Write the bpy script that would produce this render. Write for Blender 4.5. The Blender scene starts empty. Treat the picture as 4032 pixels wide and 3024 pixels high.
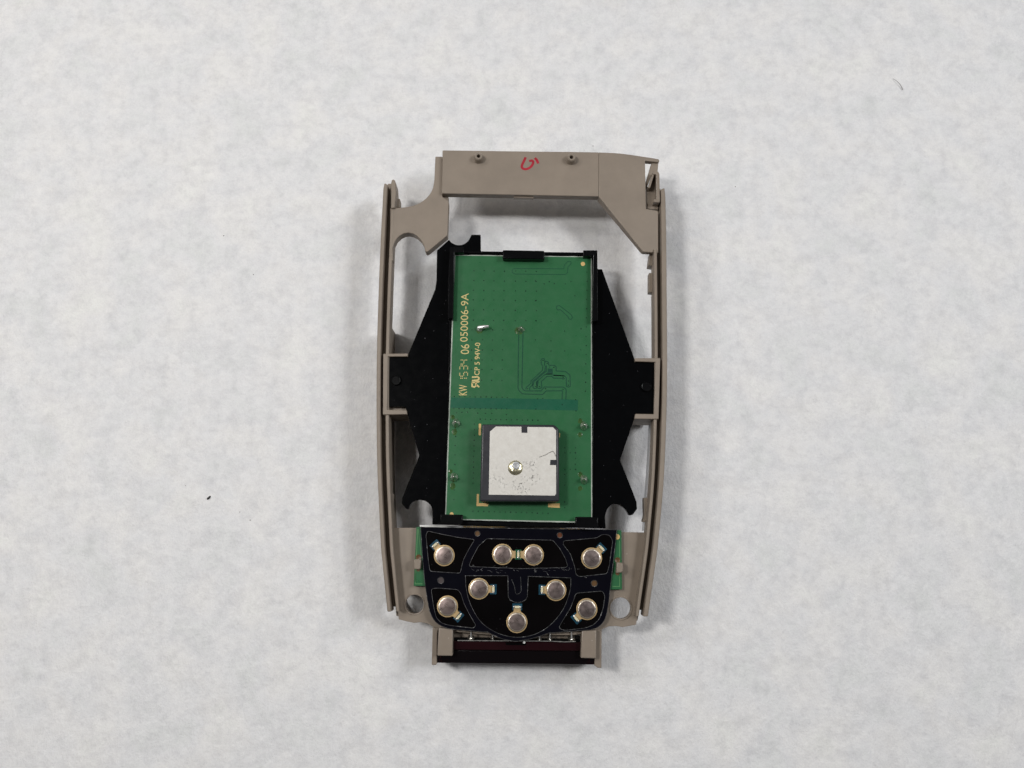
import bpy, bmesh, math, random
from mathutils import Vector, Matrix
from mathutils.geometry import tessellate_polygon
random.seed(7)
C = bpy.context.scene.collection
R = math.radians
# ------------------------------------------------------------------ camera, world, lamps, exposure
# 1 unit = 1 cm. The sheet of paper lies at z = 0.
MM = 0.1
W_PX, H_PX, F_PX = 4032.0, 3024.0, 3030.0
TILT = R(10.8)
CAM_H = 183.5                      # mm above the paper
cam_d = bpy.data.cameras.new('camera'); cam = bpy.data.objects.new('camera', cam_d); C.objects.link(cam)
cam.location = (0, 0, CAM_H*MM); cam.rotation_euler = (TILT, 0, 0)
cam_d.sensor_width = 36.0; cam_d.lens = 36.0*F_PX/W_PX
cam_d.clip_start = 0.1; cam_d.clip_end = 1000
bpy.context.scene.camera = cam

world = bpy.data.worlds.new('World'); bpy.context.scene.world = world
world.use_nodes = True
bg = world.node_tree.nodes['Background']
bg.inputs[0].default_value = (1.0, 0.965, 0.93, 1); bg.inputs[1].default_value = 0.05

def lamp(name, loc, target, size, power, col):
    d = bpy.data.lights.new(name, 'AREA'); d.shape = 'RECTANGLE'; d.size, d.size_y = size
    d.energy = power; d.color = col
    o = bpy.data.objects.new(name, d); C.objects.link(o)
    o.location = loc
    o.rotation_euler = (Vector(target)-Vector(loc)).to_track_quat('-Z', 'Y').to_euler()
    return o
lamp('ceiling_lamp', (-21, 8.5, 42), (0, 2, 0), (5, 6.5), 7900, (1.0, 0.98, 0.955))
lamp('ceiling_lamp', (32, 9, 44), (0, 2, 0), (9, 8), 8300, (0.975, 0.985, 1.0))
lamp('fill_lamp', (-20, 42, 44), (0, 0, 0), (64, 26), 6200, (1.0, 0.985, 0.965))  # broad soft fill added for ambient light from the far side
lamp('ceiling_lamp', (-47, 22, 45), (0, 0, 0), (9, 9), 6800, (1.0, 0.98, 0.955))
lamp('ceiling_lamp', (47, 22, 45), (0, 0, 0), (9, 9), 6000, (0.975, 0.985, 1.0))
lamp('fill_lamp', (-95, 5, 60), (0, 0, 0), (40, 80), 4800, (1.0, 0.98, 0.95))  # added side fill in place of ambient room light, no known fixture
lamp('fill_lamp', (95, 5, 60), (0, 0, 0), (40, 80), 4000, (0.95, 0.975, 1.0))  # matching fill added on the right, also no real fixture
bpy.context.scene.cycles.caustics_reflective = False; bpy.context.scene.cycles.caustics_refractive = False
vs = bpy.context.scene.view_settings
vs.view_transform = 'Standard'; vs.look = 'None'; vs.exposure = 0.0; vs.gamma = 1.0

# ------------------------------------------------------------------ pixel -> place helpers
def ray(px, py):
    u = (px-W_PX/2)/F_PX; v = (py-H_PX/2)/F_PX
    c, s = math.cos(TILT), math.sin(TILT)
    return u, -v*c+s, -v*s-c
def at(px, py, z):
    """millimetre position on the level z of what the photograph shows at (px, py)"""
    x, y, d = ray(px, py)
    k = (z-CAM_H)/d
    return Vector((x*k, y*k, z))
CROPS = {'A': (1450, 560, 2.765), 'B': (2050, 560, 2.765), 'C': (1450, 1060, 2.765), 'D': (2050, 1060, 2.765),
         'E': (1450, 1560, 2.765), 'F': (2050, 1560, 2.765), 'G': (1450, 2060, 2.765), 'H': (2050, 2060, 2.765),
         'N': (0, 0, 1.0), 'V': (1750, 980, 5.53), 'T': (1980, 1370, 5.53), 'S': (1700, 1600, 5.53), 'U': (1980, 1760, 5.53)}
def px(*items):
    """list of crop letters followed by (x, y) points in that crop -> photograph pixels"""
    out = []; ox = oy = 0; k = 1
    for it in items:
        if isinstance(it, str): ox, oy, k = CROPS[it]
        else: out.append((ox+it[0]/k, oy+it[1]/k))
    return out
def P(z, *items): return [at(x, y, z) for x, y in px(*items)]

# ------------------------------------------------------------------ mesh helpers (all in mm, world)
def add_prism(bm, top, zbot, holes=()):
    """top: outline of Vectors (its own z each), straight walls down to zbot; holes alike"""
    loops = [list(top)] + [list(h) for h in holes]
    def area(l): return sum(l[i].x*l[(i+1) % len(l)].y-l[(i+1) % len(l)].x*l[i].y for i in range(len(l)))
    loops = [l if (area(l) > 0) == (i == 0) else l[::-1] for i, l in enumerate(loops)]
    flat = [v for l in loops for v in l]
    tris = tessellate_polygon([[Vector((v.x, v.y, 0)) for v in l] for l in loops])
    vt = [bm.verts.new(v) for v in flat]; vb = [bm.verts.new((v.x, v.y, zbot)) for v in flat]
    for a, b, c in tris:
        A, B, D = flat[a], flat[b], flat[c]
        if (B.x-A.x)*(D.y-A.y)-(D.x-A.x)*(B.y-A.y) < 0: b, c = c, b
        try: bm.faces.new((vt[a], vt[b], vt[c])); bm.faces.new((vb[a], vb[c], vb[b]))
        except ValueError: pass
    o = 0
    for l in loops:
        n = len(l)
        for i in range(n):
            j = (i+1) % n
            bm.faces.new((vt[o+i], vb[o+i], vb[o+j], vt[o+j]))
        o += n
def add_ribbon(bm, pts, w, z, h=0.03, closed=False):
    """flat raised stroke of width w (mm) along Vectors"""
    n = len(pts); L, Rr = [], []
    for i in range(n):
        a = pts[(i-1) % n] if (closed or i > 0) else pts[i]
        b = pts[(i+1) % n] if (closed or i < n-1) else pts[i]
        p = pts[i]
        d1 = (p-a).to_2d(); d2 = (b-p).to_2d()
        if d1.length < 1e-9: d1 = d2
        if d2.length < 1e-9: d2 = d1
        d1.normalize(); d2.normalize(); t = d1+d2
        if t.length < 1e-6: t = d1
        t.normalize(); nrm = Vector((-t.y, t.x))
        k = w/2/max(0.5, abs(nrm.dot(Vector((-d1.y, d1.x)))))
        L.append(Vector((p.x+nrm.x*k, p.y+nrm.y*k, z))); Rr.append(Vector((p.x-nrm.x*k, p.y-nrm.y*k, z)))
    m = n if closed else n-1
    tl = [bm.verts.new((v.x, v.y, z+h)) for v in L]; tr = [bm.verts.new((v.x, v.y, z+h)) for v in Rr]
    bl = [bm.verts.new((v.x, v.y, z-0.02)) for v in L]; br = [bm.verts.new((v.x, v.y, z-0.02)) for v in Rr]
    for i in range(m):
        j = (i+1) % n
        bm.faces.new((tr[i], tr[j], tl[j], tl[i])); bm.faces.new((tl[i], tl[j], bl[j], bl[i])); bm.faces.new((tr[j], tr[i], br[i], br[j]))
    if not closed:
        bm.faces.new((tl[0], bl[0], br[0], tr[0])); bm.faces.new((tr[-1], br[-1], bl[-1], tl[-1]))
def add_lathe(bm, c, prof, n=28, sx=1, sy=1, wob=0.0):
    """prof: list of (radius, z); c centre Vector"""
    rings = []
    for r, z in prof:
        if r <= 1e-6: rings.append([bm.verts.new((c.x, c.y, z))])
        else: rings.append([bm.verts.new((c.x+r*sx*math.cos(2*math.pi*i/n)*(1+wob*random.uniform(-1, 1)), c.y+r*sy*math.sin(2*math.pi*i/n)*(1+wob*random.uniform(-1, 1)), z)) for i in range(n)])
    for a, b in zip(rings, rings[1:]):
        for i in range(n):
            j = (i+1) % n
            if len(a) == 1 and len(b) == 1: continue
            if len(a) == 1: bm.faces.new((a[0], b[i], b[j]))
            elif len(b) == 1: bm.faces.new((a[i], b[0], a[j]))
            else: bm.faces.new((a[i], b[i], b[j], a[j]))
def add_tube(bm, pts, rad, n=8):
    rings = []
    for i, p in enumerate(pts):
        t = (pts[min(i+1, len(pts)-1)]-pts[max(i-1, 0)]).normalized()
        up = Vector((0, 0, 1)) if abs(t.z) < .9 else Vector((1, 0, 0))
        a = t.cross(up).normalized(); b = t.cross(a)
        r = rad[i] if isinstance(rad, (list, tuple)) else rad
        rings.append([bm.verts.new(p+a*r*math.cos(2*math.pi*k/n)+b*r*math.sin(2*math.pi*k/n)) for k in range(n)])
    for a, b in zip(rings, rings[1:]):
        for k in range(n): bm.faces.new((a[k], a[(k+1) % n], b[(k+1) % n], b[k]))
    bm.faces.new(rings[0]); bm.faces.new(rings[-1][::-1])
def circ(c, r, n=24, z=None, ph=0): return [Vector((c.x+r*math.cos(ph+2*math.pi*i/n), c.y+r*math.sin(ph+2*math.pi*i/n), c.z if z is None else z)) for i in range(n)]
def smooth_loop(pts, k=4, closed=True):
    """Catmull-Rom through pixel points"""
    n = len(pts); out = []
    for i in range(n if closed else n-1):
        p = [pts[(i+d) % n] if closed else pts[min(max(i+d, 0), n-1)] for d in (-1, 0, 1, 2)]
        for s in range(k):
            t = s/k
            out.append(tuple(0.5*((2*p[1][q])+(-p[0][q]+p[2][q])*t+(2*p[0][q]-5*p[1][q]+4*p[2][q]-p[3][q])*t*t+(-p[0][q]+3*p[1][q]-3*p[2][q]+p[3][q])*t**3) for q in (0, 1)))
    if not closed: out.append(pts[-1])
    return out
def round_corners(pts, r, k=5):
    """pixel polygon with each corner rounded by r pixels"""
    n = len(pts); out = []
    for i in range(n):
        a, p, b = Vector(pts[i-1]), Vector(pts[i]), Vector(pts[(i+1) % n])
        d1, d2 = a-p, b-p
        q = min(r, d1.length*.45, d2.length*.45)
        s, e = p+d1.normalized()*q, p+d2.normalized()*q
        for j in range(k+1):
            t = j/k; out.append(tuple((1-t)**2*s+2*t*(1-t)*p+t*t*e))
    return out
WORLD = {}
def islands(bm):
    bm.verts.ensure_lookup_table(); seen = set(); out = []
    for v in bm.verts:
        if v.index in seen: continue
        st = [v]; seen.add(v.index); isl = []
        while st:
            q = st.pop(); isl.append(q.index)
            for e in q.link_edges:
                w = e.other_vert(q)
                if w.index not in seen: seen.add(w.index); st.append(w)
        out.append(isl)
    return out
def obj(name, bm, mat, parent=None, bevel=0.0, smooth=35, label=None, seg=2, split=True):
    bmesh.ops.remove_doubles(bm, verts=bm.verts, dist=1e-4)
    bm.verts.index_update()
    if split:
        isl = islands(bm)
        if len(isl) > 1:
            first = None
            for k in isl:
                b2 = bm.copy(); keep = set(k); b2.verts.ensure_lookup_table()
                bmesh.ops.delete(b2, geom=[v for v in b2.verts if v.index not in keep], context='VERTS')
                o = obj(name, b2, mat, parent, bevel, smooth, label, seg, False); first = first or o
            bm.free(); return first
    bmesh.ops.dissolve_limit(bm, angle_limit=R(0.5), verts=bm.verts, edges=bm.edges)
    bmesh.ops.recalc_face_normals(bm, faces=bm.faces)
    for v in bm.verts: v.co *= MM
    lo = Vector([min(v.co[i] for v in bm.verts) for i in range(3)]); hi = Vector([max(v.co[i] for v in bm.verts) for i in range(3)])
    c = Vector(((lo.x+hi.x)/2, (lo.y+hi.y)/2, lo.z))
    for v in bm.verts: v.co -= c
    me = bpy.data.meshes.new(name); bm.to_mesh(me); bm.free()
    for m in (mat if isinstance(mat, (list, tuple)) else [mat]): me.materials.append(m)
    for p in me.polygons: p.use_smooth = True
    me.set_sharp_from_angle(angle=R(smooth))
    o = bpy.data.objects.new(name, me); C.objects.link(o)
    WORLD[o.name] = c
    if parent is not None:
        o.parent = parent; o.location = c-WORLD[parent.name]
    else: o.location = c
    if bevel:
        b = o.modifiers.new('bevel', 'BEVEL'); b.width = bevel*MM; b.segments = seg; b.limit_method = 'ANGLE'; b.angle_limit = R(40)
    if label: o['label'] = label
    return o
def place_copy(src, parent, pos, rotz=0.0):
    o = src.copy(); C.objects.link(o); o.parent = parent
    WORLD[o.name] = pos*MM
    o.location = pos*MM-WORLD[parent.name]; o.rotation_euler = (0, 0, rotz)
    return o

# ------------------------------------------------------------------ materials
def new_mat(name):
    m = bpy.data.materials.new(name); m.use_nodes = True
    nt = m.node_tree; return m, nt, nt.nodes['Principled BSDF']
def node(nt, kind, **inp):
    n = nt.nodes.new(kind)
    for k, v in inp.items():
        if k.startswith('_'): setattr(n, k[1:], v)
        else: n.inputs[k.replace('__', ' ')].default_value = v
    return n
def noise(nt, scale, detail=4, rough=.55, vec=None):
    n = node(nt, 'ShaderNodeTexNoise', Scale=scale, Detail=detail, Roughness=rough)
    if vec is not None: nt.links.new(vec, n.inputs['Vector'])
    return n.outputs['Fac']
def ramp(nt, fac, stops):
    r = nt.nodes.new('ShaderNodeValToRGB'); e = r.color_ramp.elements
    while len(e) < len(stops): e.new(.5)
    for el, (p, c) in zip(e, stops): el.position = p; el.color = c if len(c) == 4 else (*c, 1)
    nt.links.new(fac, r.inputs[0]); return r.outputs[0]
def mix(nt, fac, a, b, blend='MIX'):
    n = nt.nodes.new('ShaderNodeMix'); n.data_type = 'RGBA'; n.blend_type = blend
    for s, v in ((n.inputs[0], fac), (n.inputs[6], a), (n.inputs[7], b)):
        if hasattr(v, 'is_linked') or hasattr(v, 'links'): nt.links.new(v, s)
        else: s.default_value = v if not isinstance(v, tuple) or len(v) == 4 else (*v, 1)
    return n.outputs[2]
def math_n(nt, op, a, b=None, clamp=False):
    n = nt.nodes.new('ShaderNodeMath'); n.operation = op; n.use_clamp = clamp
    for s, v in ((n.inputs[0], a), (n.inputs[1], b)):
        if v is None: continue
        if hasattr(v, 'links'): nt.links.new(v, s)
        else: s.default_value = v
    return n.outputs[0]
def bump(nt, b, height, strength, dist):
    n = node(nt, 'ShaderNodeBump', Strength=strength, Distance=dist)
    nt.links.new(height, n.inputs['Height']); nt.links.new(n.outputs[0], b.inputs['Normal'])
def objco(nt, which='Object'):
    return nt.nodes.new('ShaderNodeTexCoord').outputs[which]
def plastic(name, col, rough, var=.08, grain=.02, gscale=60, spec=.5, scratch=0.0, dust=(.25, .25, .27, 1)):
    m, nt, b = new_mat(name); co = objco(nt)
    f = noise(nt, 1.7, 5, .6, co)
    c = ramp(nt, f, [(.3, tuple(x*(1-var) for x in col)), (.7, tuple(min(1, x*(1+var)) for x in col))])
    if scratch:
        mp = node(nt, 'ShaderNodeMapping'); nt.links.new(co, mp.inputs[0]); mp.inputs['Rotation'].default_value = (0, 0, .7); mp.inputs['Scale'].default_value = (3, 40, 3)
        s1 = noise(nt, 6, 3, .6, mp.outputs[0]); s2 = noise(nt, 26, 2, .5, co)
        k = math_n(nt, 'MULTIPLY', math_n(nt, 'GREATER_THAN', s1, .71), math_n(nt, 'GREATER_THAN', s2, .66))
        k2 = math_n(nt, 'GREATER_THAN', noise(nt, 22, 1, .5, co), .80)
        c = mix(nt, math_n(nt, 'MULTIPLY', math_n(nt, 'MAXIMUM', k, k2), scratch), c, dust)
    nt.links.new(c, b.inputs['Base Color'])
    rr = ramp(nt, noise(nt, 5, 4, .6, co), [(.3, (rough*.85,)*3), (.7, (min(1, rough*1.15),)*3)])
    nt.links.new(rr, b.inputs['Roughness']); b.inputs['Specular IOR Level'].default_value = spec
    if grain: bump(nt, b, noise(nt, gscale, 3, .6, co), .25, grain*MM)
    return m
def metal(name, col, rough, metallic=1.0, bmp=.0, bscale=20):
    m, nt, b = new_mat(name); co = objco(nt)
    f = noise(nt, 9, 4, .6, co)
    nt.links.new(ramp(nt, f, [(.3, tuple(x*.8 for x in col)), (.7, col)]), b.inputs['Base Color'])
    nt.links.new(ramp(nt, noise(nt, 14, 4, .6, co), [(.3, (rough*.8,)*3), (.75, (min(1, rough*1.3),)*3)]), b.inputs['Roughness'])
    b.inputs['Metallic'].default_value = metallic
    if bmp: bump(nt, b, noise(nt, bscale, 3, .6, co), .6, bmp*MM)
    return m

def paper_mat():
    m, nt, b = new_mat('white_paper'); co = objco(nt)
    big = noise(nt, .8, 7, .66, co); mid = noise(nt, 2.2, 8, .72, co); fine = noise(nt, 26, 4, .7, co)
    a = ramp(nt, big, [(.32, (.795, .795, .797)), (.5, (.838, .837, .834)), (.66, (.866, .865, .862))])
    k = ramp(nt, mid, [(.35, (.895, .895, .90)), (.54, (1, 1, 1))])
    c = mix(nt, 1.0, a, k, 'MULTIPLY')
    grain = noise(nt, 5.0, 6, .72, co)
    c = mix(nt, 1.0, c, ramp(nt, grain, [(.34, (.92, .92, .925)), (.50, (.985, .985, .985)), (.66, (1.025, 1.025, 1.02))]), 'MULTIPLY')
    k2 = ramp(nt, fine, [(.3, (.945, .945, .945)), (.62, (1, 1, 1))])
    c = mix(nt, 1.0, c, k2, 'MULTIPLY')
    tint = ramp(nt, noise(nt, .8, 3, .5, co), [(.3, (.985, .995, .99)), (.45, (.992, .992, 1.006)), (.6, (1.006, .997, .995)), (.72, (1.004, 1.002, .984))])
    c = mix(nt, 1.0, c, tint, 'MULTIPLY')
    nt.links.new(c, b.inputs['Base Color']); b.inputs['Roughness'].default_value = .75; b.inputs['Specular IOR Level'].default_value = .25
    mp = node(nt, 'ShaderNodeMapping'); nt.links.new(co, mp.inputs[0]); mp.inputs['Scale'].default_value = (1.0, .55, 1); mp.inputs['Rotation'].default_value = (0, 0, .5)
    h = math_n(nt, 'ADD', math_n(nt, 'MULTIPLY', noise(nt, 16, 5, .65, mp.outputs[0]), .5), math_n(nt, 'MULTIPLY', mid, 1.2))
    bump(nt, b, h, .7, .5*MM)
    return m
TAN = plastic('tan_plastic', (.250, .206, .164), .5, .08, .03, 70, .4)
TAN_G = plastic('tan_plastic_smooth', (.250, .206, .164), .36, .08, .015, 50, .5, .45, (.62, .57, .5, 1))
BLACK = plastic('black_plastic', (.0016, .0018, .0022), .16, .1, 0, 60, .2, .4)
BLACK2 = plastic('black_moulded_plastic', (.0028, .003, .0034), .24, .1, .004, 60, .16)
NAVY = plastic('navy_overlay_film', (.0030, .0030, .0058), .18, .15, .006, 30, .18, .3)
CELL = plastic('black_glossy_film', (.0022, .0018, .002), .14, .3, .004, 20, .2, .12)
MASK = plastic('green_solder_mask', (.025, .124, .048), .32, .06, .01, 40, .45)
MASK_D = plastic('dark_green_bare_laminate', (.011, .098, .053), .3, .06, .008, 40, .45)
TRACE = plastic('trace_gap_green', (.007, .062, .033), .35, .06, .0, 40, .4)
FIBRE = plastic('pale_fibreglass_edge', (.36, .40, .35), .8, .35, .06, 25, .2)
GOLD = plastic('gold_plating', (.62, .42, .17), .35, .05, .0, 30, .5)
INK = plastic('gold_lettering', (.60, .48, .21), .5, .06, .0, 30, .3)
RED = plastic('red_marker_ink', (.36, .018, .035), .5, .2, .0, 30, .3)
SOLDER = metal('solder', (.78, .76, .69), .24, .95, .3, 12)
SOLDER_B = metal('bright_solder', (.9, .9, .88), .25, .75, .1, 14)
FLUX = plastic('brown_flux', (.036, .088, .022), .25, .5, .02, 10, .5)
CERAMIC = plastic('dark_ceramic', (.026, .026, .032), .36, .12, .02, 30, .5)
TEAL = plastic('teal_led_base', (.008, .052, .085), .3, .3, .0, 20, .5)
LEDG = plastic('green_led_base', (.008, .09, .04), .3, .3, .0, 20, .5)
LED = plastic('cream_led_lens', (.72, .66, .45), .25, .15, .0, 30, .6)
BRASS = metal('pale_gold_ring', (.60, .43, .22), .4, .45)
DOME = metal('silver_dome_foil', (.42, .345, .325), .30, .9, .006, 5)
_nt = DOME.node_tree; _b = _nt.nodes['Principled BSDF']; _l = _b.inputs['Base Color'].links[0].from_socket
_r = _nt.nodes.new('ShaderNodeObjectInfo').outputs['Random']
_nt.links.new(mix(_nt, 1.0, _l, ramp(_nt, _r, [(0, (.80, .80, .82)), (1, (1.12, 1.06, 1.04))]), 'MULTIPLY'), _b.inputs['Base Color'])
DOME_RIM = metal('silver_dome_rim', (.66, .58, .48), .34, .9, .16, 9)
COPPER = metal('copper_hole', (.16, .05, .02), .4, .4)
BROWN = plastic('amber_hole', (.11, .055, .018), .4, .1, .0)
WHITE = plastic('white_speck', (.75, .75, .73), .6, .05, .0)
DARK = plastic('dark_speck', (.02, .02, .02), .6, .1, .0)
HAIR = plastic('grey_hair', (.16, .14, .13), .5, .1, .0)
DKRED = plastic('dark_red_window', (.014, .003, .0045), .14, .2, .0, 30, .4)
STEEL = metal('thin_steel', (.55, .55, .53), .35, .9)
def edge_mat():
    m, nt, b = new_mat('scuffed_cut_edge'); co = objco(nt)
    f = noise(nt, 7, 5, .7, co)
    nt.links.new(ramp(nt, f, [(.44, (.010, .010, .011)), (.58, (.08, .08, .08)), (.72, (.5, .5, .5))]), b.inputs['Base Color'])
    b.inputs['Roughness'].default_value = .5; return m
EDGE = edge_mat()
def lens_mat():
    m, nt, b = new_mat('grey_clear_plastic')
    b.inputs['Base Color'].default_value = (.42, .42, .43, 1); b.inputs['Roughness'].default_value = .2
    return m
LENS = lens_mat()
def window_mat():
    """dark red see-through plastic: a little red light passes"""
    m, nt, b = new_mat('dark_red_translucent_plastic')
    b.inputs['Base Color'].default_value = (.004, .0028, .0035, 1); b.inputs['Roughness'].default_value = .18; b.inputs['Specular IOR Level'].default_value = .3
    t = nt.nodes.new('ShaderNodeBsdfTransparent'); t.inputs[0].default_value = (.55, .06, .08, 1)
    x = nt.nodes.new('ShaderNodeMixShader'); x.inputs[0].default_value = .12
    out = nt.nodes['Material Output']
    nt.links.new(b.outputs[0], x.inputs[1]); nt.links.new(t.outputs[0], x.inputs[2]); nt.links.new(x.outputs[0], out.inputs[0])
    return m
IRWIN = window_mat()
def silver_mat(spots):
    m, nt, b = new_mat('silver_electrode'); co = objco(nt)
    base = ramp(nt, noise(nt, 6, 6, .7, co), [(.3, (.61, .585, .54)), (.65, (.71, .69, .645))])
    grains = ramp(nt, noise(nt, 17, 5, .65, co), [(.50, (0, 0, 0)), (.60, (1, 1, 1))])
    acc = None
    for x, y, r, s in spots:
        v = nt.nodes.new('ShaderNodeVectorMath'); v.operation = 'DISTANCE'; nt.links.new(co, v.inputs[0]); v.inputs[1].default_value = (x, y, 0)
        k = math_n(nt, 'MULTIPLY', math_n(nt, 'SUBTRACT', 1.0, math_n(nt, 'DIVIDE', v.outputs['Value'], r), True), s)
        acc = k if acc is None else math_n(nt, 'MAXIMUM', acc, k)
    patch = math_n(nt, 'MULTIPLY', ramp(nt, noise(nt, 6, 4, .7, co), [(.44, (0, 0, 0)), (.60, (1, 1, 1))]), grains)
    c = mix(nt, math_n(nt, 'MULTIPLY', acc, patch, True), base, (.17, .16, .145, 1))
    nt.links.new(c, b.inputs['Base Color']); b.inputs['Roughness'].default_value = .55; b.inputs['Metallic'].default_value = .25
    bump(nt, b, noise(nt, 40, 3, .6, co), .3, .02*MM)
    return m

# ------------------------------------------------------------------ the sheet of paper
bm = bmesh.new()
bmesh.ops.create_grid(bm, x_segments=1, y_segments=1, size=600)
paper = obj('paper_sheet', bm, paper_mat()); paper['kind'] = 'structure'
paper['label'] = 'sheet of mottled white paper under everything'

# ------------------------------------------------------------------ the gadget: one thing, its parts below
Z_BAR, Z_EAR, Z_RAIL, Z_POCKET = 13.2, 12.2, 12.5, 12.6
Z_BRK, Z_PCB, Z_WALL, Z_PATCH = 11.8, 12.5, 14.3, 16.9
Z_WING, Z_KEYB, Z_OVER, Z_CELL = 9.6, 10.9, 11.5, 11.32
dev = bpy.data.objects.new('gadget_chassis', None); C.objects.link(dev)
dev.location = (at(2050, 1650, 0)*MM); WORLD[dev.name] = dev.location.copy()
dev['label'] = 'opened handheld gadget with tan frame, black bracket and green circuit board'
dev['category'] = 'electronic device'

# ---- tan frame -------------------------------------------------------------
bm = bmesh.new()
# top bar with its bent right shoulder: falls away to the right
bar = px('A', (808, 86), 'B', (200, 100), (553, 103), (850, 108), 'B', (850, 590), 'A', (800, 557))
add_prism(bm, [at(x, y, Z_BAR) for x, y in bar], Z_BAR-2.2)
def zsh(xp): return Z_BAR-0.01-1.7*max(0, min(1, (xp-2357.4)/265))
frame = obj('plastic_frame', bm, TAN, dev, .16)
bm = bmesh.new()
sh = px('B', (850, 108), (1000, 114), (1100, 122), (1200, 135), (1300, 150), (1420, 168), (1500, 181), (1512, 196), (1506, 218), (1355, 200), (1358, 400), (1365, 725), (1492, 744), (1500, 760), (1500, 1204), (1336, 1193), (1320, 1180), (1000, 780), (850, 590))
add_prism(bm, [at(x, y, zsh(x)) for x, y in sh], Z_BAR-2.9)
obj('shoulder', bm, TAN, frame, .16)
# pieces moulded onto it are sub-parts
bm = bmesh.new()
e = px('A', (730, 155), (806, 155), (806, 590), (876, 640), (872, 760), (862, 1015), (652, 1188), (630, 1195), (617, 1180), (612, 1150))
arc = px('A', (600, 1108), (570, 1060), (530, 1020), (485, 994), (440, 985), (390, 992), (345, 1015), (305, 1055), (280, 1105), (268, 1150), (270, 1290), (238, 1290), (232, 1165))
up = px('A', (240, 800), (240, 715), (272, 715)) + smooth_loop(px('A', (272, 715), (400, 706), (520, 678), (620, 618), (690, 530), (716, 430), (724, 300)), 4, False)[1:]
add_prism(bm, [at(x, y, Z_EAR) for x, y in e+arc+up], Z_EAR-2.6)
obj('ear_plate', bm, TAN, frame, .14); bm = bmesh.new()
add_prism(bm, P(Z_EAR-1.2, 'A', (806, 560), (872, 590), (874, 655), (806, 655)), Z_BAR-3.6)
obj('ear_block', bm, TAN, frame, .14)
for c, base_r in (((1203, 186), 1.0), ((2207, 197), 1.03)):
    bm = bmesh.new(); (x, y), = px('A', c); c3 = at(x, y, Z_BAR)
    add_lathe(bm, c3, [(1.18*base_r, Z_BAR-.05), (1.12*base_r, Z_BAR+.1), (1.08*base_r, Z_BAR+1.2), (.98*base_r, Z_BAR+1.5), (.82*base_r, Z_BAR+1.65), (.46, Z_BAR+1.63), (.40, Z_BAR+.3), (0, Z_BAR+.3)], 28)
    obj('boss', bm, TAN_G, frame)
bm = bmesh.new()
add_prism(bm, P(Z_BAR-.9, 'A', (1582, 580), (1800, 585), (1800, 609), (1582, 603)), Z_BAR-1.9)
obj('lip', bm, TAN_G, frame, .1)
# hooked latch in the open corner slot
bm = bmesh.new()
add_prism(bm, P(Z_BAR-2.2, 'B', (1430, 210), (1500, 215), (1492, 330), (1460, 330), (1440, 330), (1378, 480), (1364, 480), (1368, 420)), Z_BAR-4.4)
add_prism(bm, P(Z_BAR-2.65, 'B', (1368, 485), (1400, 480), (1470, 330), (1500, 330), (1500, 735), (1372, 722)), Z_BAR-4.0)
obj('slot_wall', bm, TAN, frame, .12)
bm = bmesh.new()
add_prism(bm, P(Z_BAR-.3, 'B', (1450, 312), (1498, 316), (1512, 345), (1517, 640), (1510, 660), (1478, 640), (1478, 350), (1440, 345)), Z_BAR-2.6)
add_prism(bm, P(Z_BAR-.55, 'B', (1436, 340), (1456, 346), (1410, 497), (1388, 494)), Z_BAR-2.6)
add_prism(bm, P(Z_BAR-.2, 'B', (1452, 622), (1472, 616), (1500, 622), (1511, 640), (1508, 656), (1448, 650)), Z_BAR-3.5)
obj('latch', bm, TAN_G, frame, .12)
# side rails with a groove along each
LRAIL = [(722, 1510.5), (800, 1506), (960, 1498), (1160, 1490), (1385, 1483.5), (1550, 1482), (1660, 1482.5), (1800, 1484), (1922, 1488), (2060, 1495), (2160, 1500), (2241, 1508), (2330, 1517), (2409, 1525)]
RRAIL = [(741, 2620), (900, 2623.5), (1160, 2626), (1385, 2627.5), (1540, 2627), (1660, 2624), (1800, 2619), (1922, 2612), (2060, 2600), (2160, 2590), (2241, 2579), (2330, 2566), (2428, 2552)]
def rail(pts, sgn, wa, wg, wi, y_in, y_gend):
    pts = [(x, y) for y, x in pts]
    sm = smooth_loop(pts, 3, False)
    def band(name, o0, o1, zt, zb, flt=lambda y: True, rnd=False):
        bm = bmesh.new()
        q = [(x, y) for x, y in sm if flt(y)]
        a = [at(x+sgn*o0, y, zt) for x, y in q]; b = [at(x+sgn*o1, y, zt) for x, y in q]
        if rnd: b[0] = at(q[0][0]+sgn*o1, q[0][1]+4, zt); a[0] = at(q[0][0]+sgn*(o0+3), q[0][1]-2, zt)
        add_prism(bm, a+b[::-1], zb); obj(name, bm, TAN, frame, .2)
    band('outer_rib', 0, wa, Z_RAIL, 8.6, rnd=True)
    band('rail_groove', wa, wa+wg, 9.6, 8.65, lambda y: y < y_gend)
    band('inner_rib', wa+wg, wa+wg+wi, Z_RAIL-.25, 8.4, lambda y: y > y_in)
rail(LRAIL, 1, 16, 19, 14, 715, 2400)
rail(RRAIL, -1, 19, 18, 13, 900, 2415)
bm = bmesh.new()   # tall rounded tip where the inner rib of one rail ends
tip = px('A', (246, 720), (248, 440), (256, 410), (270, 400), (288, 408), (300, 440), (306, 560), (288, 715))
add_prism(bm, [at(x, y, Z_RAIL+.3) for x, y in tip], 8.5)
add_prism(bm, P(10.2, 'A', (285, 610), (345, 610), (345, 712), (285, 712)), 7.5)
obj('rail_tip', bm, TAN, frame, .25)
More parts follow.
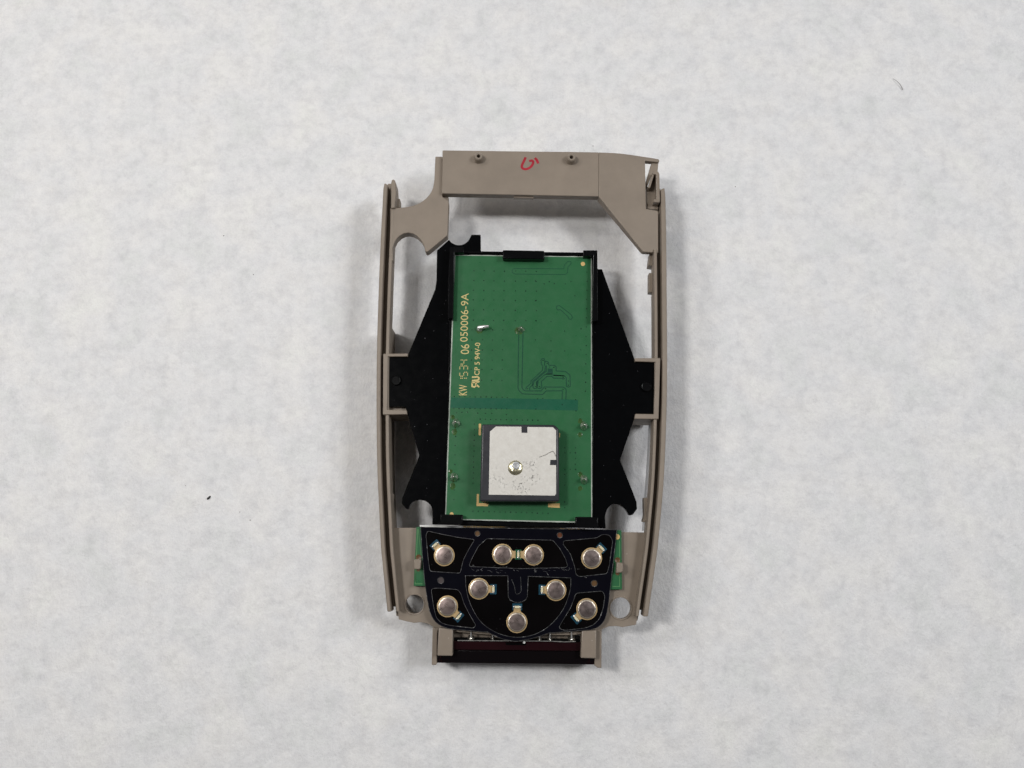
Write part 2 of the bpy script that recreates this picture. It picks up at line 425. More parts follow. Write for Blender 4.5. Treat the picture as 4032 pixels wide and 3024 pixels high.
# pockets that take the bracket's tabs
bm = bmesh.new()
add_prism(bm, P(Z_POCKET, 'C', (162, 920), (432, 916), (428, 950), (214, 950), (206, 1530), (418, 1535), (424, 1580), (158, 1584)), 2.0)
add_prism(bm, P(10.4, 'C', (200, 940), (430, 940), (425, 1540), (196, 1540)), 9.9)
obj('pocket', bm, TAN, frame, .14)
bm = bmesh.new()
add_prism(bm, P(Z_POCKET, 'D', (1240, 968), (1522, 966), (1502, 1632), (1240, 1628), (1250, 1574), (1452, 1578), (1470, 1010), (1246, 1004)), 2.0)
add_prism(bm, P(10.4, 'D', (1240, 990), (1480, 990), (1470, 1590), (1240, 1590)), 9.9)
obj('pocket', bm, TAN, frame, .14)
# lower plate, wings left and right of the keypad
wl = px('G', (243, 50), (560, 50))
wr = px('H', (1000, 96), (1378, 102), (1345, 380), (1312, 620), (1285, 860), (1264, 1062), (1256, 1106), (1180, 1120), (1108, 1132), (1040, 1120), (960, 1124), (900, 1148), (850, 1180))
wb = px('H', (560, 1220), 'G', (1300, 1215), (830, 1170), (760, 1142), (705, 1125), (640, 1092), (570, 1078), (500, 1086), (420, 1070), (332, 1048), (298, 800), (262, 400))
hl = at(1632, 2379, Z_WING); hr = at(2444, 2394.5, Z_WING)
bm = bmesh.new()
add_prism(bm, [at(x, y, Z_WING) for x, y in wl+wr+wb], Z_WING-1.6, [circ(hl, 2.0, 32), circ(hr, 2.25, 32)])
wing = obj('lower_plate', bm, TAN_G, frame, .12)
for c, r in ((hl, 2.0), (hr, 2.25)):
    bm = bmesh.new()
    add_lathe(bm, c, [(r+.02, Z_WING-.6), (r+.02, Z_WING+.10), (r+.20, Z_WING+.12), (r+.34, Z_WING+.02), (r+.34, Z_WING-.1)], 40)
    obj('hole_rim', bm, TAN_G, frame)
bm = bmesh.new(); add_prism(bm, P(Z_WING-.6, 'G', (240, 600), (300, 640), (325, 1015), (305, 1010), (285, 800)), Z_WING-2.2); obj('ledge', bm, TAN, frame, .1)
bm = bmesh.new(); add_prism(bm, P(Z_WING-.6, 'H', (1340, 560), (1318, 640), (1262, 1062), (1275, 1058), (1300, 900), (1352, 560)), Z_WING-2.2); obj('ledge', bm, TAN, frame, .1)
for blk, side in ((('G', (766, 1140), (922, 1150), (918, 1446), (750, 1444)), ('G', (700, 1132), (768, 1140), (750, 1200), (748, 1530), (738, 1545), (690, 1545))),
                  (('H', (666, 1170), (826, 1165), (822, 1474), (655, 1468)), ('H', (818, 1160), (884, 1150), (880, 1578), (838, 1575), (800, 1548), (806, 1470)))):
    bm = bmesh.new(); add_prism(bm, P(11.2, *blk), 8.2); obj('corner_post', bm, TAN_G, frame, .22, seg=3)
    bm = bmesh.new(); add_prism(bm, P(9.3, *side), 3.0); obj('side_lug', bm, TAN, frame, .14)
# clips gripping the keypad board
for pts in (('G', (498, 394), (560, 388), (574, 400), (568, 490), (556, 506), (494, 500)), ('H', (1046, 425), (1112, 432), (1120, 520), (1100, 538), (1040, 545), (1046, 480))):
    bm = bmesh.new(); add_prism(bm, P(12.3, *pts), 9.0); obj('clip', bm, TAN_G, frame, .2)
# small bits along the rails
bm = bmesh.new(); add_prism(bm, P(9.8, 'B', (1408, 1205), (1482, 1205), (1470, 1320), (1450, 1348), (1392, 1340)), 7.0)
add_prism(bm, P(9.5, 'B', (1397, 1422), (1470, 1422), (1468, 1640), (1396, 1632)), 7.5)
add_prism(bm, P(9.3, 'F', (1342, 1105), (1398, 1105), (1380, 1370), (1328, 1368), (1345, 1300)), 7.0)
obj('rail_tab', bm, TAN, frame, .12)
bm = bmesh.new(); add_prism(bm, P(9.3, 'E', (238, 1055), (275, 1065), (278, 1318), (240, 1318)), 7.0)
add_prism(bm, P(Z_EAR-.6, 'A', (226, 1170), (262, 1170), (272, 1230), (266, 1290), (238, 1285)), 9.0)
obj('rail_tab', bm, TAN, frame, .12)
# lower wall of the shell, an added shade wall and the grey clear strip inside it
def low_wall(pts_px, w, zt, zb, mat, name):
    bm = bmesh.new()
    a = [at(x, y, zt) for x, y in pts_px]; b = [at(x+w, y, zt) for x, y in pts_px]
    add_prism(bm, a+b[::-1], zb); return obj(name, bm, mat, frame)
low_wall([(1528, 1278), (1526, 1400), (1524, 1650), (1524, 1800), (1528, 1950), (1535, 2075), (1552, 2330)], 8, 8.35, 0.3, TAN, 'low_wall')
low_wall([(1556, 2345), (1590, 2405), (1640, 2425), (1720, 2430)], 8, 3.2, 0.3, TAN, 'low_wall')  # hidden wall added under the left wing to shade its hole
low_wall([(2572, 1155), (2574, 1400)], 5, 8.5, 5.5, LENS, 'window_edge')
low_wall([(2563, 1665), (2556, 1800), (2545, 1960), (2536, 2090)], 6, 8.5, 5.5, LENS, 'window_edge')

# ---- black bracket -----------------------------------------------------------
b_out = px('A', (748, 1176), (880, 1060)) + smooth_loop(px('A', (880, 1060), (905, 1090), (945, 1112), (990, 1119), (1040, 1108), (1085, 1075), (1110, 1035), (1122, 1008)), 2, False)[1:] + \
    px('A', (1128, 1005), (1224, 1005), (1226, 1186), 'B', (835, 1200), (838, 1380), (886, 1380), 'D', (1250, 1002), (1468, 1010), (1452, 1575), (1262, 1568),
       'F', (1256, 190), (1088, 680), (1085, 700), (1225, 1050), (1262, 1150), (1269, 1225), (1222, 1290), (1195, 1298), (1178, 1292)) + \
    smooth_loop(px('F', (1178, 1292), (1150, 1240), (1100, 1195), (1040, 1172), (985, 1185), (940, 1235), (920, 1310)), 3, False)[1:] + \
    px('F', (928, 1440), 'E', (695, 1398), (700, 1260)) + smooth_loop(px('E', (700, 1260), (688, 1205), (650, 1160), (600, 1135), (545, 1130), (490, 1150), (455, 1190), (437, 1228)), 3, False)[1:] + \
    px('E', (415, 1230), (362, 1165), (368, 1110), (550, 660), (552, 640), (405, 120), 'C', (400, 1498), (206, 1498), (218, 950), (425, 948), (728, 218), (736, 160), 'A', (742, 1500))
bm = bmesh.new(); add_prism(bm, [at(x, y, Z_BRK) for x, y in b_out], Z_BRK-1.5)
brk = obj('black_bracket', bm, BLACK, dev, .12)
def bpart(name, pts, zt, zb, bev=.12):
    bm = bmesh.new(); add_prism(bm, P(zt, *pts), zb); return obj(name, bm, BLACK2, brk, bev)
bpart('tray_wall', ('A', (890, 1142), (1040, 1142), (1042, 1200), (938, 1200), 'C', (922, 540), (868, 530), 'A', (872, 1500)), Z_WALL, Z_BRK-.1)
bpart('tray_wall', ('B', (682, 1175), (836, 1175), 'D', (842, 560), (780, 572), 'B', (790, 1230), (684, 1240)), Z_WALL, Z_BRK-.1)
bpart('tray_wall', ('A', (1040, 1186), (1460, 1190), (1460, 1212), (1040, 1208)), Z_BRK+.5, Z_BRK-.1, .08)
bpart('tray_wall', ('B', (256, 1200), (684, 1204), (684, 1228), (256, 1222)), Z_BRK+.5, Z_BRK-.1, .08)
bpart('clip', ('A', (1466, 1172), (1915, 1180), (1920, 1272), (1462, 1266)), Z_WALL+.2, Z_PCB+.15, .2)
bpart('clip', ('E', (784, 1285), (1030, 1290), (1028, 1402), (780, 1396)), Z_WALL, Z_PCB+.12, .2)
bpart('clip', ('F', (598, 1312), (845, 1316), (842, 1440), (594, 1432)), Z_WALL, Z_PCB+.12, .2)
bpart('tray_rim', ('C', (880, 560), (918, 560), 'E', (842, 1285), (824, 1280), 'C', (866, 1500)), Z_BRK+.45, Z_BRK-.1, .1)
bpart('tray_rim', ('D', (776, 580), (794, 580), 'F', (796, 1312), (778, 1312)), Z_BRK+.45, Z_BRK-.1, .1)
bpart('tray_rim', ('E', (1030, 1366), 'F', (596, 1386), (596, 1432), 'E', (1030, 1400)), Z_BRK+.35, Z_BRK-.1, .1)
for c, r in (((1558, 1497), 1.12), ((2546, 1521), 1.17)):
    bm = bmesh.new(); c3 = at(*c, Z_BRK+.6)
    add_lathe(bm, c3, [(r, Z_BRK-.05), (r, Z_BRK+.5), (r-.1, Z_BRK+.62), (r-.18, Z_BRK+.6), (r-.24, Z_BRK+.5), (0, Z_BRK+.5)], 32)
    obj('peg', bm, BLACK2, brk)
bm = bmesh.new(); add_prism(bm, P(10.2, 'N', (1800, 1040), (2310, 1045), (2315, 2040), (1780, 2030)), .2)
obj('display_module', bm, BLACK2, dev, .2)

# ---- green circuit board -------------------------------------------------------
pcb = [(1789, 1003), (2330, 1010), (2332, 2060), (1752, 2046)]
bm = bmesh.new()
def jag(a, b, n, amp, z):
    a, b = at(*a, z), at(*b, z); d = (b-a); nn = Vector((-d.y, d.x, 0)).normalized()
    return [a+d*(i/n)+nn*random.uniform(-amp, amp)*(0 < i < n) for i in range(n)]
loop = []
for i in range(4): loop += jag(pcb[i], pcb[(i+1) % 4], 60 if i % 2 else 30, .035, Z_PCB)
add_prism(bm, loop, Z_PCB-1.0)
board = obj('circuit_board', bm, FIBRE, dev)
mk = [(1793.5, 1006.5), (2326, 1013), (2327.5, 2054), (1756.5, 2042)]
mz = Z_PCB+.03
bm = bmesh.new()
# copper-free band: a hole in the mask sheet shows as its own darker sheet
band = px('C', (902, 1397), 'D', (470, 1416), (625, 1422), (622, 1539), 'C', (1400, 1519), (892, 1509))
add_prism(bm, [at(x, y, mz) for x, y in mk], Z_PCB-.05)
obj('solder_mask', bm, MASK, board)
bm = bmesh.new(); add_prism(bm, [at(x, y, mz+.012) for x, y in band], Z_PCB); obj('bare_band', bm, MASK_D, board)
bm = bmesh.new()
zt = mz+.012
def tr(*items, w=.20, sm=False):
    q = px(*items)
    add_ribbon(bm, [at(x, y, zt) for x, y in q], w, zt, .012)
tr('T', (352, -420), (340, 0), (330, 880), (345, 920), (425, 1000), (862, 1015), (945, 935), (1295, 932), (1290, 1120))
tr('T', (440, -420), (430, 0), (415, 860), (450, 915), (500, 935), (830, 935), (905, 850), (1320, 852), (1365, 890), (1380, 920), (1372, 1120))
tr('T', (500, 900), (510, 860), (610, 770), (612, 720), (860, 490), (870, 400), (840, 350), (828, 270), (850, 235), (900, 235), (915, 280), (910, 370), (925, 400), (915, 500), (650, 730), (650, 800), (580, 870), (590, 920))
tr('T', (915, 310), (950, 290), (990, 310), (1000, 375), (1130, 380), (1160, 410), (1160, 500), (1360, 510), (1460, 590), (1470, 830), (1430, 855), (1385, 835), (1380, 640))
tr('T', (660, 870), (700, 885), (745, 870), (800, 885), (850, 860), (835, 730), (960, 620), (1060, 615), (1105, 655), (1290, 660), (1310, 680), (1345, 660))
tr('T', (660, 870), (655, 810), (680, 730), (900, 540), (945, 510), (950, 380))
tr('T', (745, 870), (730, 740), (920, 575), (1060, 570), (1110, 600), (1340, 610), (1375, 640))
add_prism(bm, P(zt+.012, 'T', (980, 450), (1080, 450), (1090, 560), (1060, 575), (930, 575), (975, 520)), zt-.01)
add_prism(bm, P(zt+.012, 'T', (1100, 575), (1340, 598), (1340, 618), (1110, 606)), zt-.01)
add_prism(bm, P(zt+.012, 'T', (735, 740), (765, 715), (780, 730), (760, 840), (738, 850)), zt-.01)
tr('B', (-60, 1375), (470, 1378), (475, 1340), (515, 1298), (545, 1300), (550, 1320), (515, 1360), (510, 1420), (490, 1440), (-60, 1435), (-90, 1420), (-95, 1400), (-80, 1380), (-60, 1375), w=.12)
q = px('D', (390, 425), (395, 400), (420, 395), (440, 408), (550, 495), (565, 525), (550, 548), (525, 540), (515, 515), (432, 440), (405, 445))
add_ribbon(bm, [at(x, y, zt) for x, y in q], .14, zt, .012, True)
obj('trace_outline', bm, TRACE, board)
# via holes: tiny, far too many to pick apart
bm = bmesh.new()
vias = []
for r_i, yy in enumerate((475, 690, 905, 1110, 1325, 1550)):
    for xx in (640-3*r_i, 862-3*r_i, 1080-2*r_i, 1305-2*r_i, 1545, 1772, 2000): vias += px('V', (xx, yy+(xx-640)*.012))
for r_i, yy in enumerate((660, 770, 880, 990, 1090, 1210)):
    for xx in (1130, 1245, 1355, 1465): vias += px('C', (xx-2*r_i, yy))
for i in range(11): vias += px('S', (480+i*115.5, 40+i*2)) + px('C', (935+i*58, 1385+i*1))
for xx, yy in ((540, 145), (660, 130), (780, 130), (1000, 143), (1170, 150), (1305, 152), (1630, 178)): vias += px('S', (xx, yy))
for i in range(12): vias += px('S', (1050+i*115, 280+i*2)) + px('S', (932-i*3.2, 390+i*117))
for i in range(9): vias += px('S', (520-i*6, 650+i*205)) if i < 4 else px('E', (935-(i-4)*4, 1022+(i-4)*105)) if i < 6 else []
for i in range(15): vias += px('U', (40-690+i*117, 1400+i*3.2))
for i in range(11): vias += px('U', (165-900+i*220, 1530+i*3))
for i in range(14): vias += px('D', (722-i*1.2, 30+i*100))
for xx in (0, 117, 235): vias += px('U', (1350+xx, 130)) + px('U', (1350+xx, 490))
for yy in (20, 130, 250, 375, 490): vias += px('U', (1580, yy))
for yy in (15, 600, 830, 1195, 1320): vias += px('U', (1345, yy))
for xx, yy in ((160, 345), (330, 570), (480, 675), (655, 650), (165, 560), (330, 780), (160, 770), (330, 890), (480, 890), (655, 880), (160, 130), (310, 135), (255, 158), (365, 158), (485, 158), (550, 135), (55, 235), (590, 290)): vias += px('D', (xx, yy))
for x, y in px('T', (872, 270), (960, 335), (1020, 410), (1115, 425), (705, 845), (805, 845), (535, 890), (935, 885), (1310, 640), (1425, 715), (1425, 808), (1310, 898), (1297, 1240), (757, 1105), (875, 1105), (1585, 1125), (1590, 1370), (718, 1335)): vias.append((x, y))
for x, y in vias:
    if x > 2318 or y > 2036: continue
    add_lathe(bm, at(x+random.uniform(-.8, .8), y+random.uniform(-.8, .8), mz), [(.14*random.uniform(.75, 1.15), mz+.002), (.12, mz+.026), (0, mz+.022)], 7)
o = obj('via_holes', bm, plastic('via_dark_green', (.003, .022, .012), .3, .5, 0), board, split=False); o['kind'] = 'stuff'
# gold marks
bm = bmesh.new(); (x, y), = px('B', (678, 1325)); add_lathe(bm, at(x, y, mz), [(.5, mz), (.5, mz+.03), (0, mz+.03)], 24); obj('gold_dot', bm, GOLD, board)
bm = bmesh.new(); (x, y), = px('E', (908, 1284)); add_lathe(bm, at(x, y, mz), [(.42, mz), (.42, mz+.03), (0, mz+.03)], 24); obj('gold_dot', bm, GOLD, board)
for pts in (('E', (1203, 300), (1228, 300), (1226, 420), (1216, 428), (1202, 424)), ('E', (1182, 1066), (1204, 1066), (1204, 1162), (1308, 1165), (1304, 1198), (1178, 1196)),
            ('F', (300, 1168), (426, 1168), (426, 1216), (298, 1208)), ('F', (421, 400), (429, 402), (428, 446), (421, 448))):
    bm = bmesh.new(); add_prism(bm, P(mz+.02, *pts), mz-.02); obj('gold_pad', bm, GOLD, board)
# printed lettering, reading up the board
def text_local(xb, y0):
    return lambda u, v: at(*px('C', (xb-v+(u)*.022, y0-u))[0], mz)
def lettering(s, xb, y0, y1, h, weight=.0):
    cu = bpy.data.curves.new('lettering', 'FONT'); cu.body = s; cu.size = 1.0; cu.offset = weight; cu.resolution_u = 4
    to = bpy.data.objects.new('lettering_src', cu); C.objects.link(to)
    me = bpy.data.meshes.new_from_object(to.evaluated_get(bpy.context.evaluated_depsgraph_get()))
    bpy.data.objects.remove(to); bpy.data.curves.remove(cu)
    xs = [v.co.x for v in me.vertices]; ys = [v.co.y for v in me.vertices]
    x0, x1, yb, yt = min(xs), max(xs), min(ys), max(ys)
    f = text_local(xb, y0); bm = bmesh.new(); bm.from_mesh(me); bpy.data.meshes.remove(me)
    for v in bm.verts: 
        p = f((v.co.x-x0)/(x1-x0)*(y0-y1), (v.co.y-yb)/(yt-yb)*h); v.co = (p.x, p.y, mz+.02)
    obj('printed_character', bm, INK, board)
lettering('KW', 1075, 1372, 1258, 88, .008)
lettering('06', 1098, 925, 816, 92, .0)
lettering('050006-9A', 1082, 790, 262, 82, .0)
lettering('CP 5 94V-0', 1212, 1155, 800, 58, .012)
SEG = {'a': ((0, 1), (1, 1)), 'b': ((1, .5), (1, 1)), 'c': ((1, 0), (1, .5)), 'd': ((0, 0), (1, 0)), 'e': ((0, 0), (0, .5)), 'f': ((0, .5), (0, 1)), 'g': ((0, .5), (1, .5))}
f = text_local(1080, 1205)
for i, segs in enumerate(('bc', 'acdfg', 'abcdg', 'bcfg')):
    bm = bmesh.new()
    for s in segs:
        (a, b), (c, d) = SEG[s]
        u0 = (-26, 40, 108, 172)[i]; W, Hh = 44, 86
        p0, p1 = Vector((u0+a*W, b*Hh)), Vector((u0+c*W, d*Hh)); g = (p1-p0).normalized()*7
        p0, p1 = p0+g, p1-g; m_ = (p0+p1)/2; g2 = (p1-p0)*.09
        for q0, q1 in ((p0, m_-g2), (m_+g2, p1)):
            add_ribbon(bm, [f(*q0), f(*q1)], .2, mz, .02)
    o = obj('dashed_digit', bm, INK, board, split=False); o['kind'] = 'stuff'
bm = bmesh.new(); f = text_local(1210, 1290)   # mark of a reversed R joined to a U
for st in (((66, 0), (54, 84)), ((54, 80), (14, 80), (8, 56), (18, 40), (58, 38)), ((34, 38), (8, 2))):
    add_ribbon(bm, [f(*q) for q in st], .36, mz, .02)
for st in (((76, 84), (82, 22), (92, 8), (108, 8), (118, 22), (114, 84)),):
    add_ribbon(bm, [f(*q) for q in st], .36, mz, .02)
obj('printed_character', bm, INK, board)
# solder joints with flux stains
def joint(x, y, rx, ry, h, mat=SOLDER, spike=True):
    c = at(x, y, Z_PCB)
    bm = bmesh.new()
    prof = [(1.0, mz-.02), (.93, mz+.10*h), (.70, mz+.30*h), (.46, mz+.55*h), (.30, mz+.82*h), (.18, mz+.96*h), (0, mz+h)]
    add_lathe(bm, c, prof, 16, rx, ry, .10)
    obj('solder_joint', bm, mat, board, smooth=80)
def stain(x, y, r, sy=1.0):
    bm = bmesh.new(); add_lathe(bm, at(x, y, mz), [(r, mz+.006), (r*.9, mz+.02), (0, mz+.022)], 18, 1, sy, .2); obj('flux_stain', bm, FLUX, board)
for c in ((957, 294), (935, 884)):
    (x, y), = px('E', c); joint(x, y, .82, 1.12, 2.3); stain(x-6, y+34, .55, 1.4); stain(x-14, y-24, .45, 1.1)
for c in ((688, 325), (688, 908)):
    (x, y), = px('F', c); joint(x, y, .75, 1.12, 2.3); stain(x-14, y-20, .5, 1.2); stain(x-14, y+34, .5, 1.1)
(x, y), = px('C', (1665, 655)); joint(x, y, .78, .78, 1.3); stain(x-8, y+6, .95)
(x, y), = px('C', (1215, 645)); joint(x, y, .7, .8, .9, SOLDER_B); stain(x-2, y+10, .7, .9)
bm = bmesh.new(); a, = P(mz+.6, 'C', (1200, 640)); b, = P(mz+1.2, 'C', (1312, 622)); add_tube(bm, [a, a*.5+b*.5+Vector((0, 0, .2)), b], [.5, .48, .3], 10); obj('solder_joint', bm, SOLDER_B, board, smooth=80)

# ---- square patch antenna -------------------------------------------------------
bm = bmesh.new()
add_prism(bm, P(Z_PATCH, 'E', (1236, 304), (2026, 310), (2076, 354), (2081, 1148), (1214, 1146)), mz+.25)
patch = obj('patch_antenna', bm, CERAMIC, dev, .4, seg=3)
zp = Z_PATCH+.02
el = px('E', (1325, 385), (1390, 330), (1668, 332), (1668, 398), (1733, 400), (1733, 335), (2010, 338), (2045, 372), (2045, 693), (1982, 693), (1980, 735), (1975, 740), (1980, 750), (2045, 752), (2045, 1065), (2030, 1082), (1312, 1072))
ec = [at(x, y, zp) for x, y in el]
cx = (min(v.x for v in ec)+max(v.x for v in ec))/2; cy = (min(v.y for v in ec)+max(v.y for v in ec))/2
def spot(x, y, r, s):
    p = at(*px('E', (x, y))[0], zp); return ((p.x-cx)*MM, (p.y-cy)*MM, r, s)
SILVER = silver_mat([spot(1680, 955, .30, 2.2), spot(1800, 890, .18, 1.6), spot(1780, 740, .22, 1.3), spot(1400, 920, .42, .8), spot(1700, 770, .2, .8), spot(1620, 960, .9, .35)])
bm = bmesh.new(); add_prism(bm, ec, Z_PATCH-.03); obj('silver_electrode', bm, SILVER, patch)
c0 = at(*px('E', (1602, 780))[0], zp)
bm = bmesh.new(); add_lathe(bm, c0, [(1.62, zp-.02), (1.60, zp+.03), (1.45, zp+.14), (1.1, zp+.36), (.7, zp+.45), (0, zp+.46)], 28, 1, 1, .015); obj('solder_dot', bm, metal('yellowed_solder', (.86, .80, .56), .26, .9, .3, 9), patch, smooth=80)
c1 = at(*px('E', (1610, 757))[0], zp)
bm = bmesh.new(); add_lathe(bm, c1, [(.88, zp+.1), (.86, zp+.5), (.62, zp+.62), (.5, zp+.56), (0, zp+.6)], 24, 1, 1, .02); obj('feed_pin', bm, metal('grey_pin', (.50, .51, .52), .5, .6, .05, 20), patch, smooth=60)

# ---- keypad board ------------------------------------------------------------------
bm = bmesh.new()
add_prism(bm, P(Z_KEYB, 'G', (524, 40), 'H', (1098, 76), (1104, 722), (985, 722), (700, 900), 'G', (900, 850), (620, 684), (494, 684)), Z_KEYB-1.0)
keyb = obj('keypad_board', bm, MASK, dev, .06)
bm = bmesh.new(); zk = Z_KEYB+.01
for pts in (('G', (538, 60), (512, 640)), ('G', (515, 525), (510, 660), (590, 660)), ('G', (545, 60), (575, 350)), ('H', (1075, 190), (1078, 370)), ('H', (1078, 580), (1078, 690), (1000, 690))):
    q = [at(x, y, zk) for x, y in px(*pts)]; add_ribbon(bm, q, .12, zk, .01)
obj('trace_outline', bm, plastic('pale_green_line', (.10, .26, .10), .4, .05, 0), keyb)
for c, r in (((548, 372), .85), ((545, 505), .55)):
    bm = bmesh.new(); (x, y), = px('G', c); add_lathe(bm, at(x, y, zk), [(r*.75, zk-.02), (r*.75, zk+.03), (r*.62, zk+.03), (r*.58, zk+.012), (0, zk+.012)], 20); obj('slot_hole', bm, BROWN, keyb)
for c, r in (((1055, 402), .8), ((1055, 545), .6)):
    bm = bmesh.new(); (x, y), = px('H', c); add_lathe(bm, at(x, y, zk), [(r*.75, zk-.02), (r*.75, zk+.03), (r*.62, zk+.03), (r*.58, zk+.012), (0, zk+.012)], 20); obj('slot_hole', bm, BROWN, keyb)
bm = bmesh.new(); (x, y), = px('H', (1050, 148)); add_lathe(bm, at(x, y, zk), [(.6, zk-.02), (.6, zk+.03), (0, zk+.03)], 20); obj('gold_dot', bm, GOLD, keyb)
over = px('G', (570, 43), 'H', (1048, 72), (1000, 500), (960, 850), (938, 985)) + smooth_loop(px('H', (938, 985), (905, 1068), (845, 1130), (760, 1160)), 3, False)[1:] + \
    px('H', (560, 1176), (300, 1196)) + smooth_loop(px('H', (300, 1196), (200, 1232), (100, 1260), (0, 1278), 'G', (1600, 1286), (1480, 1266), (1380, 1226), (1300, 1186)), 2, False)[1:] + \
    px('G', (1170, 1176), (900, 1152)) + smooth_loop(px('G', (900, 1152), (820, 1130), (750, 1090), (700, 1030), (668, 960)), 3, False)[1:] + px('G', (640, 820), (610, 600), (590, 350))
cells = [round_corners(px('G', (628, 130), (645, 85), (800, 120), (980, 155), (1160, 178), (1090, 290), (1035, 400), (1000, 545), (672, 524), (655, 420)), 9),
         round_corners(px('G', (1100, 455), (1130, 380), (1200, 250), (1290, 168), 'H', (350, 185), (430, 280), (490, 390), (512, 465), (490, 482), (0, 495), 'G', (1110, 472)), 7),
         round_corners(px('H', (468, 192), (830, 160), (885, 122), (965, 128), (1003, 190), (965, 460), (940, 550), (640, 582), (602, 560), (590, 480), (540, 330), (462, 232)), 9),
         round_corners(px('G', (684, 712), (760, 706), (975, 722), (1010, 770), (1040, 870), (1100, 990), (1172, 1112), (1145, 1142), (900, 1115), (800, 1090), (740, 1030), (710, 900)), 12),
         round_corners(px('H', (600, 762), (890, 738), (918, 790), (900, 920), (860, 1040), (790, 1110), (700, 1142), (470, 1168), (412, 1140), (470, 1040), (540, 930), (580, 830)), 12)]
big = px('G', (1058, 572), (1520, 572), (1524, 800), (1545, 838), (1590, 858), (1630, 864), (1675, 856), (1715, 832), (1732, 800), (1742, 578), (2205, 596)) + \
    smooth_loop(px('G', (2205, 596), (2200, 720), (2150, 880), (2080, 1000), (1980, 1110), (1860, 1190), (1740, 1230), (1620, 1242), (1500, 1226), (1380, 1184), (1250, 1098), (1160, 980), (1090, 820), (1062, 680)), 3, False)[1:]
cells.append(big)
dots = [(px('G', (1188, 112))[0], .56, BROWN), (px('G', (2085, 130))[0], .58, COPPER), (px('G', (790, 622))[0], .66, plastic('grey_hole', (.06, .045, .045), .4)), (px('H', (802, 655))[0], .66, BROWN)]
bm = bmesh.new()
add_prism(bm, [at(x, y, Z_OVER) for x, y in over], Z_CELL-.3, [[at(x, y, Z_OVER) for x, y in c] for c in cells]+[circ(at(*d[0], Z_OVER), d[1], 20) for d in dots])
obj('overlay_film', bm, NAVY, keyb, .04, seg=1)
for c in cells:
    bm = bmesh.new(); add_prism(bm, [at(x, y, Z_CELL) for x, y in [tuple(q) for q in c]], Z_CELL-.25); obj('key_window', bm, CELL, keyb)
    bm = bmesh.new(); add_ribbon(bm, [at(x, y, Z_OVER) for x, y in c], .11, Z_OVER+.002, .012, True); obj('cut_edge', bm, EDGE, keyb)
bm = bmesh.new(); add_ribbon(bm, [at(x, y, Z_OVER) for x, y in over], .09, Z_OVER+.002, .012, True); obj('cut_edge', bm, EDGE, keyb)
for d in dots:
    bm = bmesh.new(); c3 = at(*d[0], Z_CELL); add_lathe(bm, c3, [(d[1]*.99, Z_CELL-.2), (d[1]*.98, Z_CELL+.02), (0, Z_CELL+.02)], 20); obj('film_hole', bm, d[2], keyb)
    bm = bmesh.new(); add_ribbon(bm, circ(at(*d[0], Z_OVER), d[1]+.02, 20), .10, Z_OVER+.002, .012, True); obj('cut_edge', bm, EDGE, keyb)
bm = bmesh.new()
add_ribbon(bm, [at(x, y, Z_OVER) for x, y in smooth_loop(px('G', (1560, 610), (1592, 690), (1604, 760), (1628, 772), (1662, 745), (1664, 690), (1658, 585)), 3, False)], .09, Z_OVER+.002, .01)
obj('scratch', bm, EDGE, keyb)
# dust-grey scuffs along the bar between the rows
bm = bmesh.new()
for i in range(46):
    (x, y), = px('G', (1100+random.random()*1350, 482+random.gauss(25, 24)))
    a = at(x, y, Z_OVER+.01); l = random.uniform(.1, .7); an = random.gauss(0, .5)
    add_ribbon(bm, [a, a+Vector((l*math.cos(an), l*math.sin(an), 0))], random.uniform(.03, .12), Z_OVER+.005, .01)
(x, y), = px('G', (1815, 515)); a = at(x, y, Z_OVER+.01); add_ribbon(bm, [a+Vector((-.1, .5, 0)), a, a+Vector((.15, -.4, 0))], .3, Z_OVER+.006, .02)
o = obj('scuff_marks', bm, EDGE, keyb, split=False); o['kind'] = 'stuff'
# snap domes
Zd = Z_CELL+.01
def ring_mesh():
    bm = bmesh.new(); n = 40; r = 2.26
    prof = [(r, 0), (r, .10), (1.95, .13), (1.9, .1)]
    add_lathe(bm, Vector((0, 0, 0)), prof, n)
    # neck towards +x
    top = [Vector((1.98, -.95, .105)), Vector((2.4, -.72, .105)), Vector((2.85, -.80, .105)), Vector((2.85, .80, .105)), Vector((2.4, .72, .105)), Vector((1.98, .95, .105))]
    add_prism(bm, top, 0)
    return bm
def dome_mesh():
    bm = bmesh.new()
    add_lathe(bm, Vector((0, 0, 0)), [(2.03, .02), (2.02, .16), (1.92, .25), (1.70, .30), (1.5, .31), (1.0, .37), (.5, .40), (.14, .41), (.1, .44), (0, .45)], 40)
    return bm
def led_base_mesh():
    bm = bmesh.new(); add_prism(bm, [Vector((-.70, -1.05, .06)), Vector((.70, -1.05, .06)), Vector((.70, 1.05, .06)), Vector((-.70, 1.05, .06))], 0); return bm
def led_mesh():
    bm = bmesh.new(); add_prism(bm, [Vector((-.24, -.48, .4)), Vector((.24, -.48, .4)), Vector((.24, .48, .4)), Vector((-.24, .48, .4))], 0); return bm
def led_pads():
    bm = bmesh.new()
    add_lathe(bm, Vector((0, 0, 0)), [(.26, .05), (.24, .22), (.12, .30), (0, .32)], 10)
    return bm
def proto(name, bm, mat, sm=35):
    for v in bm.verts: v.co *= MM
    bmesh.ops.recalc_face_normals(bm, faces=bm.faces)
    me = bpy.data.meshes.new(name); bm.to_mesh(me); bm.free(); me.materials.append(mat)
    for p in me.polygons: p.use_smooth = True
    me.set_sharp_from_angle(angle=R(sm)); return me
